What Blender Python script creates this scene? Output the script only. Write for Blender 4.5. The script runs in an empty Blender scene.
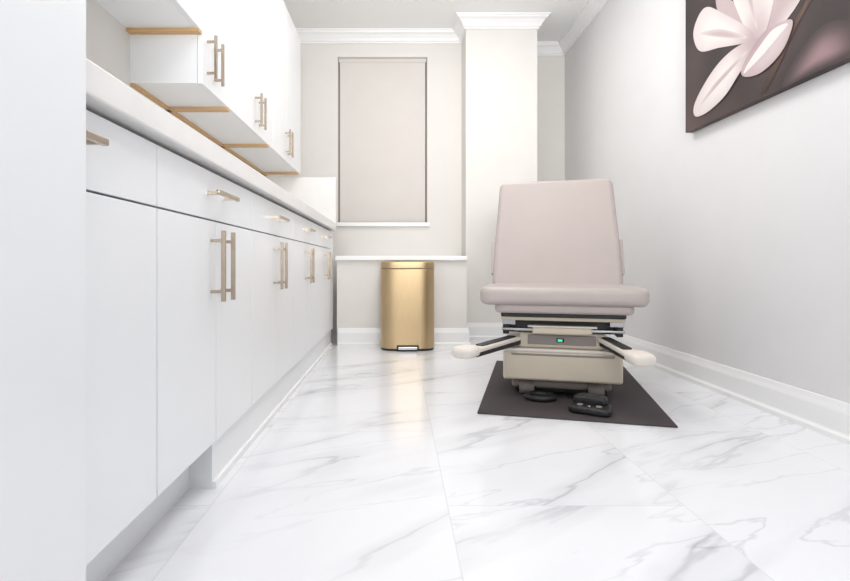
import bpy, bmesh, math
from mathutils import Vector, Matrix
scene = bpy.context.scene
scene.view_settings.view_transform = 'Standard'
D = bpy.data
# ---------------------------------------------------------------- materials
def mat(name, col, rough=0.5, metal=0.0, coat=0.0, bump=0.0, bscale=200, spec=0.5, var=0.0, vscale=6, stretch=None):
    m = D.materials.new(name); m.use_nodes = True
    nt = m.node_tree; b = nt.nodes['Principled BSDF']
    b.inputs['Roughness'].default_value = rough
    b.inputs['Metallic'].default_value = metal
    b.inputs['Specular IOR Level'].default_value = spec
    b.inputs['Coat Weight'].default_value = coat
    tc = nt.nodes.new('ShaderNodeTexCoord'); mp = nt.nodes.new('ShaderNodeMapping')
    nt.links.new(tc.outputs['Object'], mp.inputs[0])
    if stretch: mp.inputs['Scale'].default_value = stretch
    n = nt.nodes.new('ShaderNodeTexNoise'); n.inputs['Scale'].default_value = vscale
    n.inputs['Detail'].default_value = 4
    nt.links.new(mp.outputs[0], n.inputs['Vector'])
    r = nt.nodes.new('ShaderNodeValToRGB')
    c = Vector(col)
    r.color_ramp.elements[0].position = .3; r.color_ramp.elements[1].position = .7
    r.color_ramp.elements[0].color = (*(c*(1-var)), 1)
    r.color_ramp.elements[1].color = (*[min(1, x*(1+var)) for x in c], 1)
    nt.links.new(n.outputs['Fac'], r.inputs[0]); nt.links.new(r.outputs[0], b.inputs['Base Color'])
    if bump:
        n2 = nt.nodes.new('ShaderNodeTexNoise'); n2.inputs['Scale'].default_value = bscale
        nt.links.new(mp.outputs[0], n2.inputs['Vector'])
        bp = nt.nodes.new('ShaderNodeBump'); bp.inputs['Strength'].default_value = bump
        bp.inputs['Distance'].default_value = .002
        nt.links.new(n2.outputs['Fac'], bp.inputs['Height']); nt.links.new(bp.outputs[0], b.inputs['Normal'])
    return m
def sr(r, g, b):
    f = lambda v: ((v/255+.055)/1.055)**2.4 if v > 10 else v/255/12.92
    return (f(r), f(g), f(b))
M_wall = mat('wall_paint', sr(231,230,231), .7, bump=.05, var=.01)
M_wallb = mat('wall_paint_back', sr(232,229,224), .7, bump=.05, var=.01)
M_ceil = mat('ceiling_paint', sr(250,250,249), .8, var=.003)
M_trim = mat('trim_paint', sr(249,249,249), .35, var=.003)
M_cab = mat('cabinet_white', sr(242,244,246), .28, var=.006, vscale=3)
M_dark = mat('shadow_gap', sr(165,163,160), .8)
M_counter = mat('quartz_counter', sr(240,238,236), .2, var=.02, vscale=12)
M_handle = mat('champagne_metal', sr(184,170,154), .28, 1.0, var=.04, vscale=40)
M_wood = mat('plywood_edge', sr(208,172,126), .55, var=.12, vscale=10, stretch=(1, 14, 14))
M_gold = mat('brushed_gold', sr(200,176,138), .38, 1.0, var=.06, vscale=30, bump=.15, bscale=60, stretch=(14, 14, .3))
M_black = mat('black_plastic', sr(34,34,36), .45, var=.05)
M_mat = mat('rubber_mat', sr(70,62,65), .75, bump=.4, bscale=300, var=.05)
M_vinyl = mat('taupe_vinyl', sr(184,173,169), .42, bump=.12, bscale=250, var=.02)
M_vinyl2 = mat('taupe_vinyl_dark', sr(146,137,132), .5, var=.02)
M_beige = mat('beige_plastic', sr(212,201,182), .35, var=.01)
M_cream = mat('cream_plastic', sr(230,222,213), .35, var=.01)
M_steel = mat('steel', sr(180,180,182), .25, 1.0, var=.03)
M_shade = mat('shade_fabric', sr(222,217,212), .85, bump=.2, bscale=500, var=.012)
M_glass = mat('night_glass', sr(60,62,66), .05, var=.02)
M_green = mat('green_led', (.02,.5,.25), .4)
M_green.node_tree.nodes['Principled BSDF'].inputs['Emission Color'].default_value = (.05,1,.5,1)
M_green.node_tree.nodes['Principled BSDF'].inputs['Emission Strength'].default_value = .8

def marble():
    m = D.materials.new('marble_tile'); m.use_nodes = True
    nt = m.node_tree; N = nt.nodes; L = nt.links; b = N['Principled BSDF']
    tc = N.new('ShaderNodeTexCoord')
    mp = N.new('ShaderNodeMapping'); mp.inputs['Rotation'].default_value = (0,0,math.radians(90))
    mp.inputs['Location'].default_value = (-.46, -.128, 0)
    L.new(tc.outputs['Object'], mp.inputs[0])
    br = N.new('ShaderNodeTexBrick'); br.offset = .5
    br.inputs['Scale'].default_value = 1; br.inputs['Brick Width'].default_value = 1.2
    br.inputs['Row Height'].default_value = .61; br.inputs['Mortar Size'].default_value = .0013
    br.inputs['Mortar Smooth'].default_value = .1
    br.inputs['Color1'].default_value = (0,0,0,1); br.inputs['Color2'].default_value = (1,1,1,1)
    br.inputs['Mortar'].default_value = (.5,.5,.5,1); br.inputs['Bias'].default_value = 0
    L.new(mp.outputs[0], br.inputs['Vector'])
    va = N.new('ShaderNodeVectorMath'); va.operation = 'MULTIPLY_ADD'
    L.new(br.outputs['Color'], va.inputs[0]); va.inputs[1].default_value = (7.3, 3.1, 5.7)
    L.new(tc.outputs['Object'], va.inputs[2])
    def vein(rot, sc, scale, width, seed, det=5):
        p = N.new('ShaderNodeMapping'); p.inputs['Rotation'].default_value = (0,0,math.radians(rot))
        p.inputs['Location'].default_value = (seed, seed*.7, seed)
        L.new(va.outputs[0], p.inputs[0])
        p2 = N.new('ShaderNodeMapping'); p2.inputs['Scale'].default_value = sc; L.new(p.outputs[0], p2.inputs[0])
        n = N.new('ShaderNodeTexNoise'); n.inputs['Scale'].default_value = scale
        n.inputs['Detail'].default_value = det; n.inputs['Roughness'].default_value = .5
        n.inputs['Distortion'].default_value = .25
        L.new(p2.outputs[0], n.inputs['Vector'])
        s = N.new('ShaderNodeMath'); s.operation = 'SUBTRACT'; s.inputs[1].default_value = .5
        L.new(n.outputs['Fac'], s.inputs[0])
        a = N.new('ShaderNodeMath'); a.operation = 'ABSOLUTE'; L.new(s.outputs[0], a.inputs[0])
        r = N.new('ShaderNodeMapRange'); r.inputs['From Min'].default_value = 0
        r.inputs['From Max'].default_value = width
        r.inputs['To Min'].default_value = 1; r.inputs['To Max'].default_value = 0
        r.interpolation_type = 'SMOOTHSTEP'
        L.new(a.outputs[0], r.inputs['Value'])
        return r.outputs[0]
    v1 = vein(-32, (.45, 2.0, 1), 1.0, .012, 1.7)
    v2 = vein(-32, (.45, 2.0, 1), 1.0, .08, 1.7)
    v3 = vein(-22, (.5, 2.2, 1), 1.9, .012, 4.1)
    n = N.new('ShaderNodeTexNoise'); n.inputs['Scale'].default_value = 1.6; L.new(va.outputs[0], n.inputs['Vector'])
    mr = N.new('ShaderNodeMapRange'); mr.inputs['From Min'].default_value = .34; mr.inputs['From Max'].default_value = .6
    L.new(n.outputs['Fac'], mr.inputs['Value'])
    def mul(a, bb):
        x = N.new('ShaderNodeMath'); x.operation = 'MULTIPLY'
        for i, q in enumerate((a, bb)):
            if isinstance(q, float): x.inputs[i].default_value = q
            else: L.new(q, x.inputs[i])
        return x.outputs[0]
    def add(a, bb):
        x = N.new('ShaderNodeMath'); x.operation = 'ADD'; x.use_clamp = True
        L.new(a, x.inputs[0]); L.new(bb, x.inputs[1]); return x.outputs[0]
    tot = add(add(mul(mul(v1, .30), mr.outputs[0]), mul(mul(v2, .16), mr.outputs[0])), mul(mul(v3, .24), mr.outputs[0]))
    mx = N.new('ShaderNodeMix'); mx.data_type = 'RGBA'
    mx.inputs['A'].default_value = (*sr(243,244,248), 1); mx.inputs['B'].default_value = (*sr(140,140,148), 1)
    L.new(tot, mx.inputs['Factor'])
    mg = N.new('ShaderNodeMix'); mg.data_type = 'RGBA'; mg.inputs['B'].default_value = (*sr(224,224,226), 1)
    L.new(br.outputs['Fac'], mg.inputs['Factor']); L.new(mx.outputs['Result'], mg.inputs['A'])
    L.new(mg.outputs['Result'], b.inputs['Base Color'])
    b.inputs['Roughness'].default_value = .15
    b.inputs['Coat Weight'].default_value = .2; b.inputs['Coat Roughness'].default_value = .08
    return m
M_floor = marble()

# ---------------------------------------------------------------- helpers
def empty(name, loc=(0,0,0), rz=0):
    o = D.objects.new(name, None); o.location = loc; o.rotation_euler = (0,0,rz)
    o.empty_display_size = .1
    scene.collection.objects.link(o); return o
def attach(o, parent, local=False):
    if parent:
        o.parent = parent
        if not local:
            R = Matrix.Translation(parent.location) @ Matrix.Rotation(parent.rotation_euler[2], 4, 'Z')
            o.matrix_parent_inverse = R.inverted()
def mk(name, bm, m, parent=None, local=False, smooth=False, bevel=0, seg=3):
    bmesh.ops.recalc_face_normals(bm, faces=bm.faces)
    me = D.meshes.new(name); bm.to_mesh(me); bm.free()
    o = D.objects.new(name, me); scene.collection.objects.link(o)
    me.materials.append(m)
    if smooth or bevel:
        for p in me.polygons: p.use_smooth = True
    if bevel:
        md = o.modifiers.new('bevel', 'BEVEL'); md.width = bevel; md.segments = seg; md.limit_method = 'ANGLE'
        md.angle_limit = math.radians(35)
        wn = o.modifiers.new('wn', 'WEIGHTED_NORMAL'); wn.keep_sharp = True
    attach(o, parent, local); return o
def box(name, x0, x1, y0, y1, z0, z1, m, parent=None, bevel=0, seg=2, local=False):
    bm = bmesh.new()
    bmesh.ops.create_cube(bm, size=1, matrix=Matrix.Translation(((x0+x1)/2,(y0+y1)/2,(z0+z1)/2)) @ Matrix.Diagonal((abs(x1-x0),abs(y1-y0),abs(z1-z0),1)))
    return mk(name, bm, m, parent, local, bevel=bevel, seg=seg)
def roundpoly(pts, r, n=6):
    out = []; k = len(pts)
    if not isinstance(r, (list, tuple)): r = [r]*k
    for i in range(k):
        p = Vector(pts[i]); a = (Vector(pts[i-1])-p); b = (Vector(pts[(i+1)%k])-p)
        rr = min(r[i], a.length*.49, b.length*.49)
        a.normalize(); b.normalize(); s = p+a*rr; e = p+b*rr
        for j in range(n+1):
            t = j/n; out.append(s*(1-t)**2 + p*2*t*(1-t) + e*t*t)
    return out
def prism(name, pts, h, m, M=Matrix.Identity(4), parent=None, local=False, bevel=0, seg=3):
    bm = bmesh.new()
    vs = [bm.verts.new((p[0], p[1], 0)) for p in pts]
    f = bm.faces.new(vs)
    e = bmesh.ops.extrude_face_region(bm, geom=[f])
    bmesh.ops.translate(bm, vec=(0,0,h), verts=[v for v in e['geom'] if isinstance(v, bmesh.types.BMVert)])
    bmesh.ops.transform(bm, matrix=M, verts=bm.verts)
    return mk(name, bm, m, parent, local, bevel=bevel, seg=seg)
def cyl(name, c0, c1, r, m, parent=None, local=False, seg=24, r2=None, bevel=0):
    a, b = Vector(c0), Vector(c1); d = b-a
    bm = bmesh.new()
    M = Matrix.Translation((a+b)/2) @ d.to_track_quat('Z','Y').to_matrix().to_4x4()
    bmesh.ops.create_cone(bm, cap_ends=True, segments=seg, radius1=r, radius2=r if r2 is None else r2, depth=d.length, matrix=M)
    o = mk(name, bm, m, parent, local, smooth=not bevel, bevel=bevel)
    if not bevel:
        for p in o.data.polygons:
            if len(p.vertices) > 4: p.use_smooth = False
    return o
def tube(name, pts, r, m, parent=None, local=False):
    cu = D.curves.new(name, 'CURVE'); cu.dimensions = '3D'; cu.bevel_depth = r; cu.bevel_resolution = 3
    s = cu.splines.new('BEZIER'); s.bezier_points.add(len(pts)-1)
    for q, p in zip(s.bezier_points, pts):
        q.co = p; q.handle_left_type = q.handle_right_type = 'AUTO'
    cu.materials.append(m)
    o = D.objects.new(name, cu); scene.collection.objects.link(o); attach(o, parent, local); return o
def sweep(name, path, profile, m, parent=None):
    bm = bmesh.new(); n = len(path); rings = []
    for i in range(n):
        p = Vector(path[i])
        ns = []
        if i > 0: d = (p-Vector(path[i-1])).normalized(); ns.append(Vector((-d.y, d.x)))
        if i < n-1: d = (Vector(path[i+1])-p).normalized(); ns.append(Vector((-d.y, d.x)))
        if len(ns) == 2:
            q = (ns[0]+ns[1]); q = q/ (q.length_squared/2)
        else: q = ns[0]
        rings.append([bm.verts.new((p.x+q.x*o, p.y+q.y*o, z)) for o, z in profile])
    k = len(profile)
    for i in range(n-1):
        for j in range(k):
            bm.faces.new((rings[i][j], rings[i][(j+1)%k], rings[i+1][(j+1)%k], rings[i+1][j]))
    bm.faces.new(rings[0]); bm.faces.new(rings[-1])
    return mk(name, bm, m, parent)
def handle(parent, x, y, z, L, vertical, nm):
    r = .0055; px = x+.034
    if vertical:
        box(nm+'_bar', px-r, px+r, y-r, y+r, z-L/2, z+L/2, M_handle, parent, .0015)
        for s in (-1, 1): box(nm+'_post', x, px, y-r*.8, y+r*.8, z+s*L*.36-r*.8, z+s*L*.36+r*.8, M_handle, parent)
    else:
        box(nm+'_bar', px-r, px+r, y-L/2, y+L/2, z-r, z+r, M_handle, parent, .0015)
        for s in (-1, 1): box(nm+'_post', x, px, y+s*L*.36-r*.8, y+s*L*.36+r*.8, z-r*.8, z+r*.8, M_handle, parent)

# ---------------------------------------------------------------- room
XR, XL, H, YF = 1.58, -1.02, 2.70, -1.6
YW, YC, YA = 4.66, 4.37, 4.93
box('floor', XL-.1, XR+.1, YF-.1, YA+.3, -.1, 0, M_floor)
box('ceiling', XL-.1, XR+.1, YF-.1, YA+.3, H, H+.1, M_ceil)
box('wall_left', XL-.1, XL, YF-.1, YA+.3, 0, H, M_wallb)
box('wall_right', XR, XR+.1, YF-.1, YA+.3, 0, H, M_wall)
box('wall_front', XL, XR, YF-.1, YF, 0, H, M_wall)
wx0, wx1, wz0, wz1 = -.54, .262, 1.0, 2.485
wb = empty('wall_back', (0, YW, 0))
box('left_pier', XL, wx0, YW, YA+.3, 0, H, M_wallb, wb)
box('right_pier', wx1, .57, YW, YA+.3, 0, H, M_wallb, wb)
box('under_window', wx0, wx1, YW, YA+.3, 0, wz0, M_wallb, wb)
box('over_window', wx0, wx1, YW, YA+.3, wz1, H, M_wallb, wb)
box('column', .57, 1.17, YC, YA+.3, 0, H, M_wallb, wb)
box('alcove', 1.17, XR, YA, YA+.3, 0, H, M_wallb, wb)
box('low_wall', -.47, .53, 4.0, YW, 0, .655, M_wallb, wb)
box('trim_ledge', -.48, .53, 3.975, YW, .655, .69, M_trim, None, .004)
w = empty('window_1', (-.14, YW+.2, 1))
box('glass', wx0, wx1, YW+.2, YW+.21, wz0, wz1, M_glass, w)
for a, b in ((wx0, wx0+.04), (wx1-.04, wx1)): box('jamb', a, b, YW+.16, YW+.2, wz0, wz1, M_trim, w)
box('mid_rail', wx0, wx1, YW+.16, YW+.2, 1.72, 1.77, M_trim, w)
box('sill', wx0-.01, wx1+.02, YW-.03, YW+.16, wz0-.035, wz0, M_trim, w, .004)
sh = empty('roller_shade', (-.14, YW+.06, 2.4))
box('fabric', wx0+.016, wx1-.016, YW+.04, YW+.043, wz0+.005, wz1-.03, M_shade, sh)
box('hem_bar', wx0+.016, wx1-.016, YW+.035, YW+.048, wz0+.003, wz0+.03, M_shade, sh, .003)
box('headrail', wx0+.004, wx1-.004, YW+.035, YW+.10, wz1-.035, wz1, M_shade, sh, .004)
for a in (wx0, wx1-.012): box('recess_shadow', a, a+.012, YW+.045, YW+.08, wz0, wz1-.035, M_vinyl2, sh)  # dark strips standing in for shadow along the recess edges
crown = [(0,-.10),(.014,-.10),(.014,-.086),(.024,-.082),(.034,-.06),(.055,-.034),(.074,-.024),(.078,-.012),(.09,-.012),(.09,0),(0,0)]
crown = [(o, H+z) for o, z in crown]
sweep('trim_crown', [(XR,YF),(XR,YA),(1.17,YA),(1.17,YC),(.57,YC),(.57,YW),(XL,YW),(XL,YF)], crown, M_trim)
base = [(0,0),(.028,0),(.028,.018),(.02,.026),(.018,.03),(.018,.1),(.012,.118),(.008,.135),(0,.135)]
sweep('baseboard_right', [(XR,YF),(XR,YA)], base, M_trim)
sweep('baseboard_back', [(XR-.028,YA),(1.17,YA),(1.17,YC),(.53,YC),(.53,4.0),(-.46,4.0)], base, M_trim)

# ---------------------------------------------------------------- base cabinets
XF = -.50
bc = empty('base_cabinet', (-.75, 2.2, 0))
box('carcass', XL, XF-.02, .768, 4.0, .135, .88, M_dark, bc)
box('recessed_toe_kick', XL, -.58, .768, 1.44, 0, .135, M_cab, bc)
box('plinth', XL, -.515, 1.44, 4.0, 0, .135, M_cab, bc)
box('plinth_shoe', -.515, -.505, 1.44, 4.0, 0, .02, M_trim, bc)
G = .002
def door(p, nm, y0, y1, z0, z1, xf=XF): box(nm, xf-.019, xf, y0+G, y1-G, z0+G, z1-G, M_cab, p, .0015)
door(bc, 'drawer_front', .768, 1.08, .74, .872); door(bc, 'door', .768, 1.08, .135, .74)
handle(bc, XF, .80, .815, .06, False, 'drawer_pull')
for i in range(4):
    y0 = 1.08+.70*i; ym = y0+.35; y1 = y0+.7
    door(bc, 'drawer_front', y0, y1, .74, .872)
    door(bc, 'door', y0, ym, .135, .74); door(bc, 'door', ym, y1, .135, .74)
    handle(bc, XF, ym, .81, .17, False, 'drawer_pull')
    handle(bc, XF, ym-.04, .617, .19, True, 'door_pull'); handle(bc, XF, ym+.04, .617, .19, True, 'door_pull')
box('filler', XF-.019, XF, 3.88+G, 4.0, .135, .872, M_cab, bc)
ct = empty('countertop', (-.75, 2.2, .88))
box('slab', XL, -.47, .766, 3.97, .88, .934, M_counter, ct, .004)
box('end_splash', XL, -.475, 3.972, 4.0, .934, 1.29, M_counter, ct, .002)
tc_ = empty('tall_cabinet', (-.75, 0, 0))
box('side_panel', XL, -.475, -.6, .760, .1, 2.6, M_cab, tc_, .002)
box('door_front', -.475, -.455, .18, .760, .135, 2.6, M_cab, tc_, .002)
box('door_front', -.475, -.455, -.6, .176, .135, 2.6, M_cab, tc_, .002)
box('toe_kick', XL, -.53, -.6, .760, 0, .1, M_cab, tc_)
# ---------------------------------------------------------------- wall cabinets
UF = -.745
wc = empty('wall_cabinet', (-.88, 2.9, 1.31))
box('carcass', XL, UF-.02, 1.98, 3.98, 1.313, 2.345, M_cab, wc)
box('high_carcass', XL, UF-.02, .768, 1.98, 1.51, 2.345, M_cab, wc)
for y in (2.30, 3.0, 3.9): box('batten', XL, UF-.002, y-.022, y+.015, 1.300, 1.313, M_wood, wc)
box('batten', XL, UF-.002, 1.95, 1.98, 1.497, 1.51, M_wood, wc)
box('batten', XL, UF-.002, 1.28, 1.32, 1.497, 1.51, M_wood, wc)
box('wall_batten', XL, XL+.018, 1.98, 3.98, 1.300, 1.313, M_wood, wc)
for a, b in ((1.98,2.07),(2.07,2.4),(2.4,2.75),(2.75,3.1),(3.1,3.47),(3.47,3.98)): door(wc, 'door', a, b, 1.31, 2.345, UF)
for a, b in ((.768,1.28),(1.28,1.63),(1.63,1.98)): door(wc, 'door', a, b, 1.507, 2.345, UF)
for y in (2.03, 2.11, 2.71, 2.79, 3.43, 3.51): handle(wc, UF, y, 1.43, .17, True, 'door_pull')

# ---------------------------------------------------------------- trash can
tx, ty = .07, 3.86
t = empty('trash_can', (tx, ty, 0))
def canprof(wd, dp, ox=0):
    pts = []
    for i in range(41):
        a = math.pi+math.pi*i/40
        ca, sa = math.cos(a), math.sin(a)
        pts.append((tx+wd/2*math.copysign(abs(ca)**.42, ca), ty+.02-(dp)*abs(sa)**.75))
    pts += [(tx+wd/2, ty+.085), (tx-wd/2, ty+.085)]
    q = [pts[0]]
    for p in pts[1:]:
        if (Vector(p)-Vector(q[-1])).length > 1e-4: q.append(p)
    return q
T = lambda z: Matrix.Translation((0,0,z))
prism('base_ring', canprof(.392,.137), .016, M_black, T(0), t, bevel=.003)
prism('body', canprof(.40,.142), .573, M_gold, T(.016), t, bevel=.003)
prism('rim', canprof(.396,.140), .003, M_vinyl2, T(.589), t)
prism('lid', canprof(.40,.142), .052, M_gold, T(.592), t, bevel=.008)
box('pedal_slot', tx-.08, tx+.08, ty-.125, ty-.11, .004, .045, M_black, t, .006)
box('pedal', tx-.07, tx+.07, ty-.15, ty-.11, .012, .034, M_steel, t, .006)

# ---------------------------------------------------------------- floor mat + chair frame
A = math.radians(14.5)
org = (.697, 2.07, 0)
mt = empty('floor_mat', org, -A)
prism('rubber', roundpoly([(-.38,0),(.38,0),(.38,1.22),(-.38,1.22)], .008), .006, M_mat, Matrix.Identity(4), mt, True, .002)
ch = empty('exam_chair', (org[0], org[1], .006), -A)
def cb(nm, x0,x1,y0,y1,z0,z1,m,bev=0,seg=3): return box(nm, x0-.028,x1-.028,y0,y1,z0,z1,m,ch,bev,seg,local=True)
cb('base_foot', -.21,.21,.40,1.12,0,.045,M_black,.015)
cb('base_plate', -.225,.225,.37,1.14,.03,.07,M_vinyl2,.015)
for s in (-1,1):
    cyl('caster', (s*.19-.028,.385,.035),(s*.12-.028,.385,.035),.034,M_vinyl2,ch,True)
    cyl('caster_hub', (s*.2-.028,.385,.035),(s*.11-.028,.385,.035),.014,M_black,ch,True)
cb('step_drawer', -.262,.262,.30,.95,.08,.215,M_beige,.014,4)
cb('drawer_cap', -.268,.268,.30,.95,.212,.228,M_cream,.006,3)
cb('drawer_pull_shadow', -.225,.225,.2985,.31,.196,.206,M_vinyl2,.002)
cb('control_housing', -.19,.19,.33,.95,.228,.30,M_beige,.008)
cb('control_panel', -.15,.15,.324,.335,.245,.29,M_vinyl2,.004)
cb('indicator', -.022,.012,.320,.326,.258,.276,M_black,.002)
cb('indicator_led', -.016,.004,.3185,.321,.262,.272,M_green)
cb('lift_body', -.25,.25,.36,1.05,.296,.40,M_black,.01)
for s in (-1,1):
    cb('scissor_link', s*.25-.014, s*.25+.014, .32, .95, .29, .375, M_black, .004)
    cb('slide_bracket', s*.235-.03, s*.235+.03, .30, .5, .335, .362, M_steel, .004)
cb('frame_crossbar', -.27,.27,.29,1.0,.358,.378,M_beige,.006)
cb('frame_rail', -.268,.268,.30,1.0,.308,.322,M_steel,.004)
cb('paper_tray', -.13,.13,.275,.60,.298,.332,M_beige,.010)
cb('tray_lip', -.15,.15,.27,.30,.330,.338,M_cream,.003)
cb('seat_pan', -.27,.27,.27,.98,.376,.405,M_black,.006)
seat = roundpoly([(-.392,.20),(.330,.20),(.330,.60),(.29,.88),(-.344,.88),(-.392,.60)], [.06,.06,.1,.06,.06,.1], 8)
prism('seat_cushion', seat, .082, M_vinyl, T(.433), ch, True, .03, 6)
lo = roundpoly([(-.325,.225),(.272,.225),(.272,.8),(-.325,.8)], .05, 6)
prism('seat_underpad', lo, .045, M_vinyl, T(.396), ch, True, .016, 4)
tilt = math.radians(17)
bk = roundpoly([(-.348,0),(.348,0),(.345,.18),(.315,.66),(-.315,.66),(-.345,.18)], [.05,.05,.2,.045,.045,.2], 8)
Rb = Matrix.Rotation(math.pi/2 - tilt, 4, 'X')
Mb = Matrix.Translation((-.03,.80,.485)) @ Rb @ T(-.10)
prism('backrest_cushion', bk, .10, M_vinyl, Mb, ch, True, .028, 6)
Mb2 = Matrix.Translation((-.03,.80,.485)) @ Rb @ T(-.135)
prism('backrest_shell', roundpoly([(-.31,.03),(.31,.03),(.29,.59),(-.29,.59)], .05), .04, M_beige, Mb2, ch, True, .012)
for s in (-1, 1):
    Ms = Matrix.Translation((-.03+s*.345,.90,.55)) @ Rb
    prism('side_grip', roundpoly([(-.014,0),(.014,0),(.010,.2),(-.010,.2)], .012), .05, M_vinyl, Ms, ch, True, .008)
cb('back_hinge', -.2,.2,.9,1.05,.38,.6,M_black,.02)

def toLocal(x, y):
    dx, dy = x-org[0], y-org[1]
    return Vector((dx*math.cos(A)-dy*math.sin(A), dx*math.sin(A)+dy*math.cos(A)))
def stirrup(root, tip, zr, zt, nm):
    r, p = toLocal(*root), toLocal(*tip)
    d = p-r; L = d.length; ang = math.atan2(d.y, d.x); pit = math.atan2(zt-zr, L)
    M = Matrix.Translation((r.x, r.y, zr)) @ Matrix.Rotation(ang, 4, 'Z') @ Matrix.Rotation(-pit, 4, 'Y')
    w_ = .045
    prism(nm+'_tray', roundpoly([(0,-.03),(L-.12,-.034),(L,-w_),(L,w_),(L-.12,.034),(0,.03)], [.01,.1,.045,.045,.1,.01], 6), .02, M_cream, M, ch, True, .008)
    prism(nm+'_inset', roundpoly([(.02,-.02),(L-.14,-.022),(L-.14,.022),(.02,.02)], .012), .006, M_black, M @ T(.018), ch, True)
    prism(nm+'_arm', roundpoly([(-.06,-.018),(L-.1,-.018),(L-.1,.018),(-.06,.018)], .01), .022, M_black, M @ T(-.022), ch, True, .004)
    prism(nm+'_heel_cup', roundpoly([(L-.10,-w_-.004),(L+.01,-w_-.004),(L+.01,w_+.004),(L-.10,w_+.004)], .04, 8), .045, M_cream, M @ T(-.012), ch, True, .018, 5)
stirrup((.55,2.44),(.25,2.12), .262, .243, 'stirrup')
stirrup((.93,2.36),(.955,2.0), .268, .232, 'stirrup')
sx, sy = toLocal(.65, 2.38)
bm = bmesh.new(); n1, n2 = 40, 12
vv = [[bm.verts.new((sx+(.052+.013*math.cos(2*math.pi*j/n2))*math.cos(2*math.pi*i/n1)*1.15, sy+(.052+.013*math.cos(2*math.pi*j/n2))*math.sin(2*math.pi*i/n1), .013+.013*math.sin(2*math.pi*j/n2))) for j in range(n2)] for i in range(n1)]
for i in range(n1):
    for j in range(n2):
        bm.faces.new((vv[i][j], vv[(i+1)%n1][j], vv[(i+1)%n1][(j+1)%n2], vv[i][(j+1)%n2]))
mk('foot_switch_ring', bm, M_black, ch, True, smooth=True)
cyl('foot_switch_disc', (sx,sy,0),(sx,sy,.012),.05,M_black,ch,True)

fp = empty('foot_pedal', (.81, 2.20, .006), -A-.25)
prism('pedal_base', roundpoly([(-.085,-.08),(.095,-.095),(.085,.06),(-.05,.07)], .045, 8), .030, M_black, Matrix.Identity(4), fp, True, .010, 4)
prism('pedal_hood', roundpoly([(-.075,-.01),(.075,-.02),(.065,.06),(-.045,.065)], .03, 8), .04, M_black, T(.02), fp, True, .018, 5)
cyl('button', (-.03,-.045,.028),(-.03,-.045,.034),.012,M_vinyl2,fp,True)
cyl('button', (.045,-.05,.028),(.045,-.05,.034),.012,M_vinyl2,fp,True)
cyl('button', (.008,-.055,.028),(.008,-.055,.034),.008,M_steel,fp,True)
tube('cord', [(-.02,.06,.02),(-.06,.12,.006),(-.10,.16,.006),(-.13,.20,.01)], .004, M_black, fp, True)

# ---------------------------------------------------------------- canvas print
cv = empty('flower_canvas_print', (XR-.02, 2.1, 1.85))
def canvasmat():
    m = D.materials.new('print_background'); m.use_nodes = True
    nt = m.node_tree; N = nt.nodes; L = nt.links; b = N['Principled BSDF']
    tc = N.new('ShaderNodeTexCoord'); n = N.new('ShaderNodeTexNoise')
    n.inputs['Scale'].default_value = 1.9; n.inputs['Detail'].default_value = 1
    L.new(tc.outputs['Object'], n.inputs['Vector'])
    r = N.new('ShaderNodeValToRGB')
    e = r.color_ramp.elements
    e[0].position = .35; e[0].color = (*sr(52,42,42), 1); e[1].position = .68; e[1].color = (*sr(92,76,74), 1)
    L.new(n.outputs['Fac'], r.inputs[0]); L.new(r.outputs[0], b.inputs['Base Color'])
    b.inputs['Roughness'].default_value = .6
    return m
M_bg = canvasmat()
CY, CZ = 2.785, 1.328
box('canvas', XR-.04, XR-.003, CY-1.5, CY, CZ, CZ+1.0, M_bg, cv)
box('stretcher', XR-.038, XR-.001, CY-1.49, CY-.01, CZ+.01, CZ+.99, M_vinyl2, cv)
def petalmat():
    m = D.materials.new('petal_print'); m.use_nodes = True
    nt = m.node_tree; N = nt.nodes; L = nt.links; b = N['Principled BSDF']
    at = N.new('ShaderNodeAttribute'); at.attribute_name = 'tone'
    tc = N.new('ShaderNodeTexCoord'); s = N.new('ShaderNodeTexNoise')
    s.inputs['Scale'].default_value = 14; s.inputs['Detail'].default_value = 3
    L.new(tc.outputs['Object'], s.inputs['Vector'])
    mx = N.new('ShaderNodeMix'); mx.data_type = 'RGBA'; mx.blend_type = 'MULTIPLY'
    mx.inputs['Factor'].default_value = .08
    L.new(at.outputs['Color'], mx.inputs['A']); L.new(s.outputs['Fac'], mx.inputs['B'])
    L.new(mx.outputs['Result'], b.inputs['Base Color']); b.inputs['Roughness'].default_value = .6
    return m
M_pet = petalmat()
def catmull(pts, n=8):
    out = []; k = len(pts)
    for i in range(k):
        p0, p1, p2, p3 = [Vector(pts[(i+j-1) % k]) for j in range(4)]
        for s in range(n):
            t_ = s/n
            out.append(.5*((2*p1)+(p2-p0)*t_+(2*p0-5*p1+4*p2-p3)*t_*t_+(3*p1-p0-3*p2+p3)*t_**3))
    return out
lay = [0]
BG = sr(66,54,54)
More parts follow.
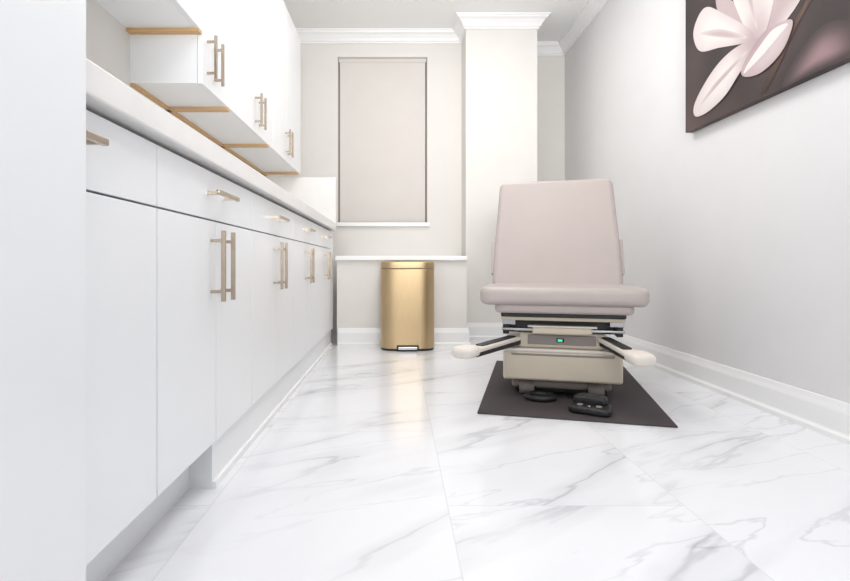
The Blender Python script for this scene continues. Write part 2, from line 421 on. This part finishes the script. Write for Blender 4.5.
def printed(nm, pts, edge, mid, soft=False, base=None, basecol=None):
    lay[0] += 1; x = XR-.04-.0005*lay[0]
    ol = catmull(pts); c = sum(ol, Vector((0,0)))/len(ol)
    bm = bmesh.new(); lyr = bm.verts.layers.float_color.new('tone'); rings = []
    for k in range(6):
        f = k/6; ring = []
        for p in ol:
            q = p.lerp(c, f); v = bm.verts.new((x, CY-q.x, CZ+q.y))
            g = min(1, f*1.6); col = [edge[i]*(1-g)+mid[i]*g for i in range(3)]
            if soft:
                g = (f*f*(3-2*f)); col = [BG[i]*(1-g)+mid[i]*g for i in range(3)]
            if base:
                d = (q-Vector(base)).length; hh = max(0, 1-d/.17)*.7
                col = [col[i]*(1-hh)+basecol[i]*hh for i in range(3)]
            v[lyr] = (*col, 1); ring.append(v)
        rings.append(ring)
    n = len(ol)
    for k in range(5):
        for i in range(n):
            bm.faces.new((rings[k][i], rings[k][(i+1)%n], rings[k+1][(i+1)%n], rings[k+1][i]))
    cvv = bm.verts.new((x, CY-c.x, CZ+c.y)); cvv[lyr] = (*mid, 1)
    for i in range(n): bm.faces.new((rings[5][i], rings[5][(i+1)%n], cvv))
    mk(nm, bm, M_pet, cv)
W1, W2, W3, W4 = sr(236,229,226), sr(222,209,208), sr(198,178,180), sr(168,134,142)
circ = lambda a, b, r, q=1: [(a+r*math.cos(i*math.pi/6), b+r*q*math.sin(i*math.pi/6)) for i in range(12)]
bb = (.55,.25)
printed('soft_bud', [(.70,.005),(.78,.10),(.90,.16),(1.02,.12),(1.06,.03),(.98,.005),(.85,.004)], W4, sr(160,130,134), True)
printed('soft_bud', circ(1.15,.62,.2,.8), sr(90,74,77), sr(120,98,100), True)
printed('branch', [(.58,.03),(.61,.02),(.69,.10),(.78,.21),(.88,.31),(.96,.46),(.94,.465),(.85,.33),(.74,.22),(.66,.12)], sr(60,42,38), sr(95,72,62))
printed('petal', [(.57,.25),(.64,.42),(.74,.53),(.84,.52),(.86,.42),(.80,.31),(.70,.25),(.62,.22)], W2, W3, base=bb, basecol=W4)
printed('petal', [(.56,.25),(.50,.40),(.38,.52),(.30,.62),(.27,.56),(.33,.42),(.45,.30)], W3, W3, base=bb, basecol=W4)
printed('petal', [(.55,.25),(.44,.42),(.38,.60),(.45,.78),(.58,.72),(.67,.5),(.63,.3)], W1, W2, base=bb, basecol=W4)
printed('petal_crease', [(.56,.30),(.50,.45),(.47,.62),(.485,.62),(.53,.45)], W2, W3)
printed('petal', [(.08,.486),(.12,.56),(.20,.575),(.33,.48),(.50,.336),(.54,.28),(.485,.275),(.301,.33),(.14,.38)], W2, W1, base=bb, basecol=W4)
printed('petal_crease', [(.14,.47),(.30,.42),(.48,.31),(.47,.30),(.28,.39)], W2, W3)
printed('petal', [(.57,.26),(.53,.21),(.44,.15),(.34,.085),(.20,.05),(.10,.06),(.09,.12),(.18,.20),(.30,.26),(.43,.28)], W2, W1, base=bb, basecol=W4)
printed('petal_crease', [(.14,.10),(.28,.15),(.48,.22),(.47,.23),(.27,.175)], W2, W3)
printed('petal', [(.757,.25),(.74,.18),(.68,.13),(.58,.105),(.485,.125),(.462,.165),(.53,.23),(.62,.27)], W3, W2, base=bb, basecol=W4)
printed('petal_fold', [(.74,.24),(.66,.20),(.56,.16),(.48,.14),(.50,.17),(.58,.22),(.66,.255)], W1, W1)

# ---------------------------------------------------------------- lights
def area(x, y, e, col=(1,1,1), s=.9):
    c = empty('ceiling_light', (x, y, H))
    for a in range(4):
        sx, sy = ((1,0),(-1,0),(0,1),(0,-1))[a]
        if sx: box('frame', x+sx*s/2-.015, x+sx*s/2+.015, y-s/2, y+s/2, H-.03, H, M_trim, c)
        else: box('frame', x-s/2, x+s/2, y+sy*s/2-.015, y+sy*s/2+.015, H-.03, H, M_trim, c)
    l = D.lights.new('panel_lamp', 'AREA'); l.energy = e; l.size = s-.04; l.color = col
    o = D.objects.new('panel_lamp', l); scene.collection.objects.link(o)
    o.parent = c; o.location = (0,0,-.012)
area(.35, 3.0, 20, (1,.985,.965)); area(.35, 1.4, 11, (1,.995,.985)); area(.35, -.5, 7, (.96,.98,1))
def soft(nm, loc, tgt, e, sx, sy, col, spread=180):
    l = D.lights.new(nm, 'AREA'); l.shape = 'RECTANGLE'; l.size = sx; l.size_y = sy; l.energy = e; l.color = col
    l.spread = math.radians(spread)
    o = D.objects.new(nm, l); scene.collection.objects.link(o); o.location = loc
    o.rotation_euler = (Vector(tgt)-Vector(loc)).to_track_quat('-Z','Y').to_euler()
soft('camera_end_fill', (.5,-1.5,1.3), (.5,4,1.5), 10, 1.8, 2.0, (.97,.985,1))  # added unseen fill from the camera end; the front wall has no opening
# added bounce fill behind the camera thrown up at the ceiling down the room
soft('bounce_fill', (.35,-1.2,1.4), (.3,2.9,2.7), 23, .9, .7, (1,.99,.98), 75)
wd = D.worlds.new('world'); scene.world = wd; wd.use_nodes = True
wd.node_tree.nodes['Background'].inputs[0].default_value = (.9,.92,1,1)
wd.node_tree.nodes['Background'].inputs[1].default_value = .3

# ---------------------------------------------------------------- camera
c = D.cameras.new('camera'); co = D.objects.new('camera', c); scene.collection.objects.link(co)
co.location = (0,0,.62); co.rotation_euler = (math.pi/2,0,0)
c.sensor_width = 36; c.lens = 520/850*36; c.shift_x = 27/850; c.shift_y = -25.5/850; c.clip_start = .02
scene.camera = co
